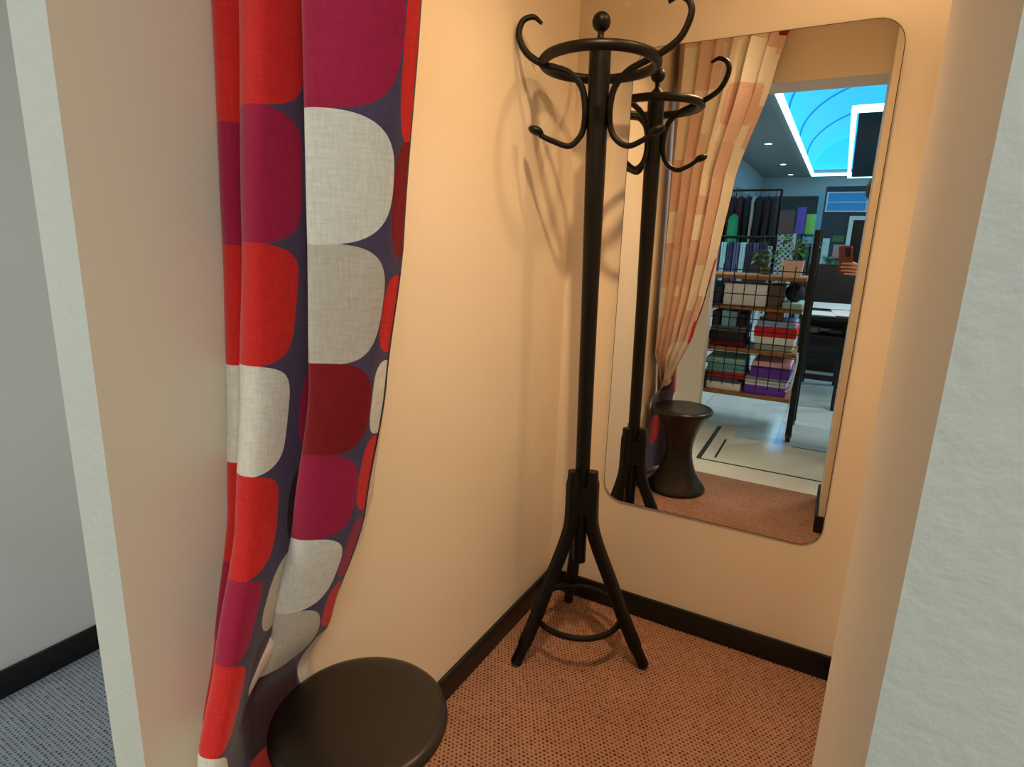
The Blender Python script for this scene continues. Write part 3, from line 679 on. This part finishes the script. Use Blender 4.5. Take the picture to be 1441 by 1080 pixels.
card('display_card', .655, -5.12, 1.12, .07, .26, (150, 215, 235), 'pale blue card standing at the left end of the black cabinet', 'card', 4)
card('picture_board', .80, -5.14, 1.12, .14, .20, (150, 145, 160), 'grey board leaning on the wall side of the black cabinet', 'board', 6)
pp3 = thing('potted_plant', (.76, -5.2+.1, 1.12), 'low trailing green plant on the black cabinet', 'potted plant')
bm = bm_new(); lathe(bm, [(0, 0), (.035, 0), (.045, .05), (.04, .05), (.034, .01)], 20); link('pot', bm, mat('teal_pot', (70, 130, 120), .5), pp3)
plant(pp3, .03, 14, (.09, .05), .05, .09, .02, 13)

# ---- right: dark partition with framed doorway and glazed strip
M_dark = mat('dark_teal_panel', (34, 58, 70), .5)
bm = bm_new(); box(bm, .52, .84, -7.3, -7.2, 0, 2.06); struct('wall_partition', bm, M_dark, 'dark teal partition beside the black doorway', 'wall', 0)
bm = bm_new(); box(bm, 1.75, 4.6, -7.3, -7.2, 0, 2.06); struct('wall_partition_right', bm, M_dark, 'dark teal partition beyond the black doorway', 'wall', 0)
dr = bpy.data.objects.new('door_1', None); COL.objects.link(dr); dr.location = (1.3, -7.22, 0); tag(dr, 'black door in a pale frame in the dark partition', 'door', None, 'structure')
bm = bm_new(); box(bm, -.41, .41, -.04, 0, 0, 1.64); link('door_panel', bm, mat('black_door_panel', (10, 12, 15), .3), dr)
M_fr = mat('pale_door_frame', (190, 215, 225), .4)
for a in ((-.46, -.41, -.05, .04, 0, 1.69), (.41, .45, -.05, .04, 0, 1.69), (-.41, .41, -.05, .04, 1.64, 1.69)):
    bm = bm_new(); box(bm, *a); link('door_frame', bm, M_fr, dr, 0)
bm = bm_new(); tube(bm, [(-.36, .02, .8), (-.36, .02, .95)], .008, 8); link('handle', bm, M_fr, dr)
bm = bm_new(); box(bm, .84, 1.75, -7.3, -7.2, 1.69, 2.06); struct('wall_partition_top', bm, M_dark, 'dark teal panel above the black doorway', 'wall', 0)
wn = bpy.data.objects.new('window_1', None); COL.objects.link(wn); wn.location = (1.2, -7.19, 1.755); tag(wn, 'blue glazed strip window above the black doorway', 'window', None, 'structure')
M_bluepane = glow('blue_lit_pane', (28, 110, 170), .5)
bm = bm_new(); box(bm, -.64, .64, -.01, .0, 0, .22); link('pane', bm, M_bluepane, wn, 0)
for a in ((-.66, .66, -.01, .015, -.015, .0), (-.66, .66, -.01, .015, .22, .235), (-.66, .66, -.0, .012, .10, .112), (-.66, -.64, -.01, .015, 0, .22), (-.2, -.185, 0, .015, 0, .22), (.2, .215, 0, .015, 0, .22), (.64, .66, -.01, .015, 0, .22)):
    bm = bm_new(); box(bm, *a); link('glazing_bar', bm, M_fr, wn, 0)
card('sign_panel', .745, -7.19, 1.36, .13, .08, (60, 110, 60), 'small green leaf sign on the dark partition', 'sign')
# ---- column and things beyond
M_col = mat('pale_blue_column', (120, 175, 190), .5)
bm = bm_new(); box(bm, .375, .475, -9.1, -9.0, 0, 2.12); struct('column', bm, M_col, 'slim pale blue column beyond the rack', 'column', 0)
def standing_panel(name, x0, x1, y, z0, z1, rgb, label, cat):
    t = thing(name, ((x0+x1)/2, y, 0), label, cat); w_ = (x1-x0)/2
    bm = bm_new(); box(bm, -w_, w_, -.02, .02, z0, z1, .003); link('panel', bm, mat('panel_%d_%d_%d' % rgb, rgb, .6), t)
    for s in (-1, 1):
        bm = bm_new(); box(bm, s*(w_-.015)-.012, s*(w_-.015)+.012, -.045, -.021, 0, z1-.03); link('post', bm, M_steel, t)
        bm = bm_new(); box(bm, s*(w_-.015)-.015, s*(w_-.015)+.015, -.2, .2, 0, .02); link('foot', bm, M_steel, t)
    return t
standing_panel('notice_board', -.27, .05, -9.0, 1.46, 1.845, (104, 78, 72), 'plain brown board standing beyond the white lattice', 'board')
standing_panel('banner_stand', .035, .165, -10.0, 1.50, 1.95, (112, 84, 190), 'violet banner on a stand beside the lime poster', 'banner')
standing_panel('poster_stand', .18, .355, -10.1, 1.50, 1.84, (150, 225, 110), 'lime green poster on a stand beside the slim column', 'poster')
standing_panel('banner_stand', .19, .34, -9.6, 1.33, 1.45, (110, 190, 215), 'small pale blue board below the lime poster', 'board')
la = thing('lattice_screen', (-.02, -8.0, 0), 'white diagonal lattice screen below the brown board', 'screen')
M_lat = mat('white_lattice', (215, 222, 215), .5)
bm = bm_new()
x0, x1, z0, z1 = -.19, .19, .2, 1.45
for s in (-1, 1):
    c = x0-1.4
    while c < x1+1.4:
        pts = []
        for k in range(60):
            z = z0+(z1-z0)*k/59; x = c+s*(z-z0)
            if x0 <= x <= x1: pts.append((x, .012*s, z))
        if len(pts) > 2: tube(bm, [pts[0], pts[-1]], .011, 4)
        c += .075
link('lattice', bm, M_lat, la)
for x in (x0, x1):
    bm = bm_new(); box(bm, x-.02, x+.02, -.03, .03, 0, 1.47); link('post', bm, M_lat, la)
    bm = bm_new(); box(bm, x-.025, x+.025, -.2, .2, 0, .03); link('foot', bm, M_lat, la)

# ---- hanging garments
def garment(name, rgb, h, dpt, th, loc, label, cat, group):
    """jacket or shirt hanging edge-on from a rail that runs along x"""
    t = thing(name, loc, label, cat, group); m = fabric('garment_%d_%d_%d' % rgb, rgb)
    out = [(0, -.02), (dpt*.2, -.035), (dpt*.42, -.085), (dpt*.46, -.3), (dpt*.43, -h), (-dpt*.43, -h), (-dpt*.46, -.3), (-dpt*.42, -.085), (-dpt*.2, -.035)]
    bm = bm_new(); prism(bm, out, -th/2, th/2, 'x')
    bmesh.ops.bevel(bm, geom=list(bm.edges), offset=th*.28, segments=2, affect='EDGES'); link('body', bm, m, t, 60)
    for s in (-1, 1):
        bm = bm_new(); tube(bm, catmull([(th*.1, s*dpt*.40, -.10), (th*.25, s*dpt*.5, -.25), (th*.2, s*dpt*.52, -.45), (th*.1, s*dpt*.5, -.60)], 4), [.05*th/.08, .045*th/.08, .035*th/.08, .03*th/.08], 8); link('sleeve', bm, m, t, 60)
    bm = bm_new(); tube(bm, catmull([(0, 0, -.03), (0, 0, .005), (0, .018, .028), (0, 0, .045), (0, -.012, .036)], 4), .0025, 5); link('hanger_hook', bm, M_steel, t)
    return t
def clothes_rail(name, x0, x1, y, z, label):
    t = thing(name, ((x0+x1)/2, y, 0), label, 'clothes rail'); w_ = (x1-x0)/2
    bm = bm_new(); tube(bm, [(-w_, 0, z), (w_, 0, z)], .013, 10); link('rail', bm, M_steel, t)
    for s in (-1, 1):
        bm = bm_new(); tube(bm, [(s*w_, 0, .02), (s*w_, 0, z)], .014, 10); link('upright', bm, M_steel, t)
        bm = bm_new(); tube(bm, [(s*w_, -.28, .015), (s*w_, .28, .015)], .014, 8); link('foot', bm, M_steel, t)
    return t
clothes_rail('clothes_rail', -.62, .10, -6.0, 1.93, 'tall clothes rail of dark jackets behind the jeans')
for i, (x, rgb, h, th) in enumerate(((-.52, (26, 26, 34), .62, .055), (-.43, (42, 24, 38), .58, .07), (-.34, (60, 22, 34), .30, .07), (-.325+.07, (22, 30, 38), .6, .06), (-.185, (170, 172, 160), .56, .035), (-.13, (16, 22, 26), .62, .085), (-.035, (38, 18, 22), .58, .075), (.04, (28, 26, 30), .5, .06))):
    garment('hanging_jacket', rgb, h, .44, th, (x, -6.0, 1.885), ('black', 'plum', 'short wine', 'dark teal', 'pale grey', 'wide black', 'dark brown', 'charcoal')[i]+' jacket hanging on the tall rail', 'jacket', 'jackets on the tall rail')
garment('hanging_jacket', (24, 150, 100), .52, .40, .07, (-.345, -5.62, 1.66), 'green shirt hanging in front of the dark jackets', 'shirt', None)
bm = bm_new(); tube(bm, [(-.345, -5.62, 1.705), (-.345, -5.62, 1.93), (-.345, -5.99, 1.944)], .004, 6); tag(link('hanging_hook', bm, M_steel), 'thin hook holding the green shirt off the tall rail', 'hook')
clothes_rail('clothes_rail', -.36, .30, -3.8, 1.36, 'low clothes rail of jeans behind the wire-grid rack')
def jeans(rgb, x, label, th=.045, L=.58):
    t = thing('hanging_jeans', (x, -3.8, 1.315), label, 'jeans', 'jeans on the low rail'); m = fabric('denim_%d_%d_%d' % rgb, rgb, .25)
    for s in (-1, 1):
        bm = bm_new(); prism(bm, [(-.11, 0), (.11, 0), (.125, -.25), (.115, -L), (-.115, -L), (-.125, -.25)], s*th*.25-th*.23, s*th*.25+th*.23, 'x'); bmesh.ops.bevel(bm, geom=list(bm.edges), offset=th*.14, segments=2, affect='EDGES'); link('trouser_leg', bm, m, t, 60)
    bm = bm_new(); tube(bm, catmull([(0, 0, -.01), (0, 0, .02), (0, .015, .042), (0, 0, .058), (0, -.012, .05)], 4), .0025, 5); link('hanger_hook', bm, M_steel, t)
for i, (rgb, nm) in enumerate((((120, 180, 205), 'pale blue'), ((46, 52, 86), 'indigo'), ((96, 96, 130), 'greyish violet'), ((140, 200, 220), 'bleached'), ((40, 54, 96), 'dark blue'), ((70, 90, 140), 'mid blue'), ((150, 205, 225), 'near-white blue'), ((36, 46, 80), 'navy'), ((58, 84, 140), 'denim blue'), ((30, 40, 70), 'deep navy'))):
    jeans(rgb, -.26+.053*i, nm+' jeans hanging on the low rail')
bgx = thing('backpack', (.205, -3.8+.1, 1.0), 'dark backpack hanging at the end of the jeans rail', 'bag')
bm = bm_new(); box(bm, -.07, .07, -.09, .09, -.05, .26, .045, 4); link('bag_body', bm, fabric('dark_pack_cloth', (22, 24, 36)), bgx, 60)
bm = bm_new(); box(bm, -.05, .05, .085, .12, -.02, .12, .015, 3); link('pocket', bm, fabric('dark_pocket_cloth', (30, 30, 44)), bgx, 60)
bm = bm_new(); tube(bm, catmull([(-.02, 0, .25), (-.02, -.02, .33), (0, -.1, .375), (.02, -.02, .33), (.02, 0, .25)], 5), .005, 6); link('handle', bm, M_steel, bgx)

# ------------------------------------------------------------------ person taking the picture, phone in hand
YAW, PIT = R(29.0171), R(13.114)
pn_ = Vector((-math.sin(YAW)*math.cos(PIT), math.cos(YAW)*math.cos(PIT), -math.sin(PIT))); pr_ = Vector((math.cos(YAW), math.sin(YAW), 0)); pu_ = pr_.cross(pn_)
LENS = Vector((.8348, -1.8575, 1.2695))
def ph(a, b_, c): return LENS+pr_*a+pu_*b_+pn_*(c-.014)     # right, up, out of the back
phone = thing('smartphone', ph(-.012, -.045, -.004), 'rust brown smartphone held up in the hand', 'phone')
def local_bm(bm):
    for v in bm.verts: p = pr_*v.co.x+pu_*v.co.y+pn_*v.co.z; v.co = p
def rr2(w_, h, r, n=6):
    return [(x, z) for x, z in rrect(-w_/2, w_/2, -h/2, h/2, r, n)]
bm = bm_new(); prism(bm, rr2(.073, .156, .010), -.004, .0035, 'z'); local_bm(bm); link('phone_body', bm, mat('rust_phone_back', (126, 60, 46), .45), phone, 30)
bm = bm_new(); prism(bm, rr2(.069, .152, .008), -.0045, -.004, 'z'); local_bm(bm); link('screen', bm, mat('phone_screen', (20, 22, 26), .1), phone, 0)
bm = bm_new(); prism(bm, [(x+.014, z+.045) for x, z in rr2(.026, .046, .006)], .0035, .0055, 'z'); local_bm(bm); cmb = link('camera_bump', bm, mat('black_camera_glass', (14, 14, 18), .15), phone, 30)
for dy in (.013, -.012):
    bm = bm_new(); tube(bm, [(.012, .045+dy, .0055), (.012, .045+dy, .0062)], .007, 20); local_bm(bm); link('lens', bm, mat('lens_ring', (60, 60, 66), .25, .6), cmb, 30)

M_skin = mat('skin', (214, 160, 130), .5, var=.05, scale=60)
def skin_mesh(nodes, edges):
    """grow one continuous tapered surface over a skeleton; nodes = name: (position, radius x, radius y)"""
    names = list(nodes); me = bpy.data.meshes.new('skeleton')
    me.from_pydata([tuple(nodes[n_][0]) for n_ in names], [(names.index(a), names.index(b_)) for a, b_ in edges], [])
    o = bpy.data.objects.new('skeleton', me); COL.objects.link(o)
    md = o.modifiers.new('skin', 'SKIN'); md.use_smooth_shade = True
    for i, n_ in enumerate(names):
        sv = me.skin_vertices[0].data[i]; sv.radius = (nodes[n_][1], nodes[n_][2]); sv.use_root = (i == 0)
    s = o.modifiers.new('sub', 'SUBSURF'); s.levels = 2; s.render_levels = 2
    dg = bpy.context.evaluated_depsgraph_get(); dg.update()
    out = bpy.data.meshes.new_from_object(o.evaluated_get(dg)); bpy.data.objects.remove(o)
    return out
PX, PY = 1.20, -2.36
P0 = Vector((PX, PY, 0))
per = thing('person', P0, 'person in black with raised phone facing the mirror behind the jamb', 'person')
def L(x, y, z): return Vector((x, y, z))-P0
wrist = ph(.100, -.128, -.045)-P0; palm0 = ph(.072, -.105, -.018)-P0; palm1 = ph(.046, -.085, -.010)-P0
elbow = L(1.27, -2.07, 1.07); sho_r = L(1.385, -2.34, 1.375); sho_l = L(1.045, -2.34, 1.385)
nodes = {
 'pelvis': (L(PX, PY, .93), .135, .10), 'waist': (L(PX, PY+.01, 1.08), .125, .09), 'chest': (L(PX-.005, PY+.01, 1.26), .145, .105), 'top': (L(PX-.02, PY+.01, 1.385), .085, .07),
 'neck': (L(1.10, -2.31, 1.46), .052, .05), 'jaw': (L(1.02, -2.27, 1.53), .062, .062), 'skull': (L(.99, -2.235, 1.61), .076, .09), 'crown': (L(.98, -2.235, 1.665), .06, .07),
 'hip_l': (L(PX-.09, PY, .88), .095, .1), 'knee_l': (L(PX-.10, PY+.02, .48), .06, .06), 'ank_l': (L(PX-.10, PY-.01, .09), .04, .045), 'toe_l': (L(PX-.11, PY+.15, .04), .04, .03),
 'hip_r': (L(PX+.09, PY, .88), .095, .1), 'knee_r': (L(PX+.11, PY+.02, .48), .06, .06), 'ank_r': (L(PX+.12, PY-.01, .09), .04, .045), 'toe_r': (L(PX+.14, PY+.15, .04), .04, .03),
 'sho_l': (sho_l, .058, .055), 'elb_l': (L(1.02, -2.37, 1.09), .043, .043), 'wri_l': (L(1.035, -2.30, .85), .028, .028), 'hand_l': (L(1.04, -2.27, .775), .036, .02),
 'sho_r': (sho_r, .058, .055), 'elb_r': (elbow, .043, .043), 'wri_r': (wrist, .028, .027), 'pal0': (palm0, .026, .032), 'pal1': (palm1, .018, .034)}
edges = [('pelvis', 'waist'), ('waist', 'chest'), ('chest', 'top'), ('top', 'neck'), ('neck', 'jaw'), ('jaw', 'skull'), ('skull', 'crown'), ('pelvis', 'hip_l'), ('hip_l', 'knee_l'), ('knee_l', 'ank_l'), ('ank_l', 'toe_l'),
 ('pelvis', 'hip_r'), ('hip_r', 'knee_r'), ('knee_r', 'ank_r'), ('ank_r', 'toe_r'), ('top', 'sho_l'), ('sho_l', 'elb_l'), ('elb_l', 'wri_l'), ('wri_l', 'hand_l'), ('top', 'sho_r'), ('sho_r', 'elb_r'), ('elb_r', 'wri_r'), ('wri_r', 'pal0'), ('pal0', 'pal1')]
body = bm_new(); body.from_mesh(skin_mesh(nodes, edges))
def finger(chain, r0):
    nd = {str(i): (p, r0*(1-.09*i), r0*(1-.09*i)) for i, p in enumerate(chain)}
    body.from_mesh(skin_mesh(nd, [(str(i), str(i+1)) for i in range(len(chain)-1)]))
for b_, reach, r0 in ((-.060, -.022, .0088), (-.079, -.030, .0092), (-.098, -.026, .0088), (-.115, -.010, .0078)):
    finger([ph(.066, b_*.45-.055, -.012)-P0, ph(.045, b_, .008)-P0, ph(.026, b_+.002, .0125)-P0, ph(.004, b_+.002, .013)-P0, ph(reach, b_, .0125)-P0], r0)
finger([ph(.070, -.118, -.024)-P0, ph(.052, -.088, -.028)-P0, ph(.030, -.066, -.023)-P0, ph(.010, -.058, -.0185)-P0], .0105)
lh = L(1.04, -2.27, .775)
for k in range(4):
    dx = -.024+.016*k; finger([lh+Vector((dx*.4, .0, .01)), lh+Vector((dx, .01, -.035)), lh+Vector((dx, .026, -.065)), lh+Vector((dx, .034, -.092+abs(k-1.3)*.006))], .0088)
finger([lh+Vector((.01, .01, .03)), lh+Vector((.04, .025, .0)), lh+Vector((.045, .035, -.035))], .010)
# face: nose and ears shaped out of the head
HC = L(.985, -2.235, 1.60)
def blob(c, a, b_, c_): ball(body, c, a, b_, c_, 12, 8)
blob(HC+Vector((-.02, .086, -.005)), .012, .018, .022); blob(HC+Vector((-.08, .0, 0)), .01, .02, .03); blob(HC+Vector((.07, .0, 0)), .01, .02, .03)
bo = link('body', body, M_skin, per, 80)
M_eye = mat('eye', (30, 24, 22), .2)
for s in (-.05, .012):
    bm = bm_new(); ball(bm, HC+Vector((s, .074, .018)), .012, .008, .007); link('eye', bm, M_eye, per)
bm = bm_new(); ball(bm, HC+Vector((-.018, .074, -.048)), .024, .008, .006); link('mouth', bm, mat('lips', (150, 80, 76), .5), per)
bm = bm_new(); vsx = ball(bm, HC+Vector((-.002, -.012, .028)), .099, .104, .102, 24, 16)
bmesh.ops.delete(bm, geom=[v for v in bm.verts if v.co.y > HC.y+.045 and v.co.z < HC.z+.06 or v.co.z < HC.z-.06], context='VERTS'); bmesh.ops.solidify(bm, geom=list(bm.faces), thickness=.008)
link('hair', bm, mat('black_hair', (16, 14, 14), .5, var=.3, scale=200), per, 60)
M_cloth = fabric('black_jersey', (18, 18, 22)); M_trou = fabric('dark_trousers', (24, 26, 36))
def grow(keys, k, extra=None):
    nd = {n_: (nodes[n_][0], nodes[n_][1]*k, nodes[n_][2]*k) for n_ in keys}
    if extra: nd.update(extra)
    return nd
def dress(name, keys, k, ed, m, extra=None):
    bm = bm_new(); bm.from_mesh(skin_mesh(grow(keys, k, extra), ed)); return link(name, bm, m, per, 80)
cuff_r = elbow.lerp(wrist, .82); cuff_l = nodes['elb_l'][0].lerp(nodes['wri_l'][0], .88)
dress('sweater', ['pelvis', 'waist', 'chest', 'top', 'sho_l', 'elb_l', 'sho_r', 'elb_r'], 1.16, [('pelvis', 'waist'), ('waist', 'chest'), ('chest', 'top'), ('top', 'sho_l'), ('sho_l', 'elb_l'), ('elb_l', 'cuff_l'), ('top', 'sho_r'), ('sho_r', 'elb_r'), ('elb_r', 'cuff_r')], M_cloth, {'cuff_l': (cuff_l, .036, .036), 'cuff_r': (cuff_r, .036, .036)})
dress('trousers', ['pelvis', 'hip_l', 'knee_l', 'ank_l', 'hip_r', 'knee_r', 'ank_r'], 1.13, [('pelvis', 'hip_l'), ('hip_l', 'knee_l'), ('knee_l', 'ank_l'), ('pelvis', 'hip_r'), ('hip_r', 'knee_r'), ('knee_r', 'ank_r')], M_trou)
for s, kx in (('l', -.105), ('r', .13)):
    bm = bm_new(); box(bm, kx-.045, kx+.045, -.07, .2, 0, .085, .03, 3); link('shoe', bm, mat('black_shoe', (18, 18, 20), .4), per, 60)
# ------------------------------------------------------------------ camera
cam = bpy.data.cameras.new('camera'); co = bpy.data.objects.new('camera', cam); COL.objects.link(co)
CAMPOS = Vector((.8348, -1.8575, 1.2695)); YAW, PIT, ROL = R(29.0171), R(13.114), R(2.0422)
fwd = Vector((-math.sin(YAW)*math.cos(PIT), math.cos(YAW)*math.cos(PIT), -math.sin(PIT)))
rt = Vector((math.cos(YAW), math.sin(YAW), 0)); up = rt.cross(fwd)
r2 = rt*math.cos(ROL)+up*math.sin(ROL); u2 = -rt*math.sin(ROL)+up*math.cos(ROL)
Mx = Matrix((r2, u2, -fwd)).transposed().to_4x4(); Mx.translation = CAMPOS
co.matrix_world = Mx
cam.sensor_fit = 'HORIZONTAL'; cam.sensor_width = 36; cam.lens = 821.9*36/1441; cam.clip_start = .005; cam.clip_end = 60
SC.camera = co
w = bpy.data.worlds.new('world'); SC.world = w; w.use_nodes = True
w.node_tree.nodes['Background'].inputs[0].default_value = (.5, .55, .6, 1); w.node_tree.nodes['Background'].inputs[1].default_value = .02
vs = SC.view_settings; vs.view_transform = 'Standard'; vs.look = 'None'; vs.exposure = 0; vs.gamma = 1; vs.use_curve_mapping = False
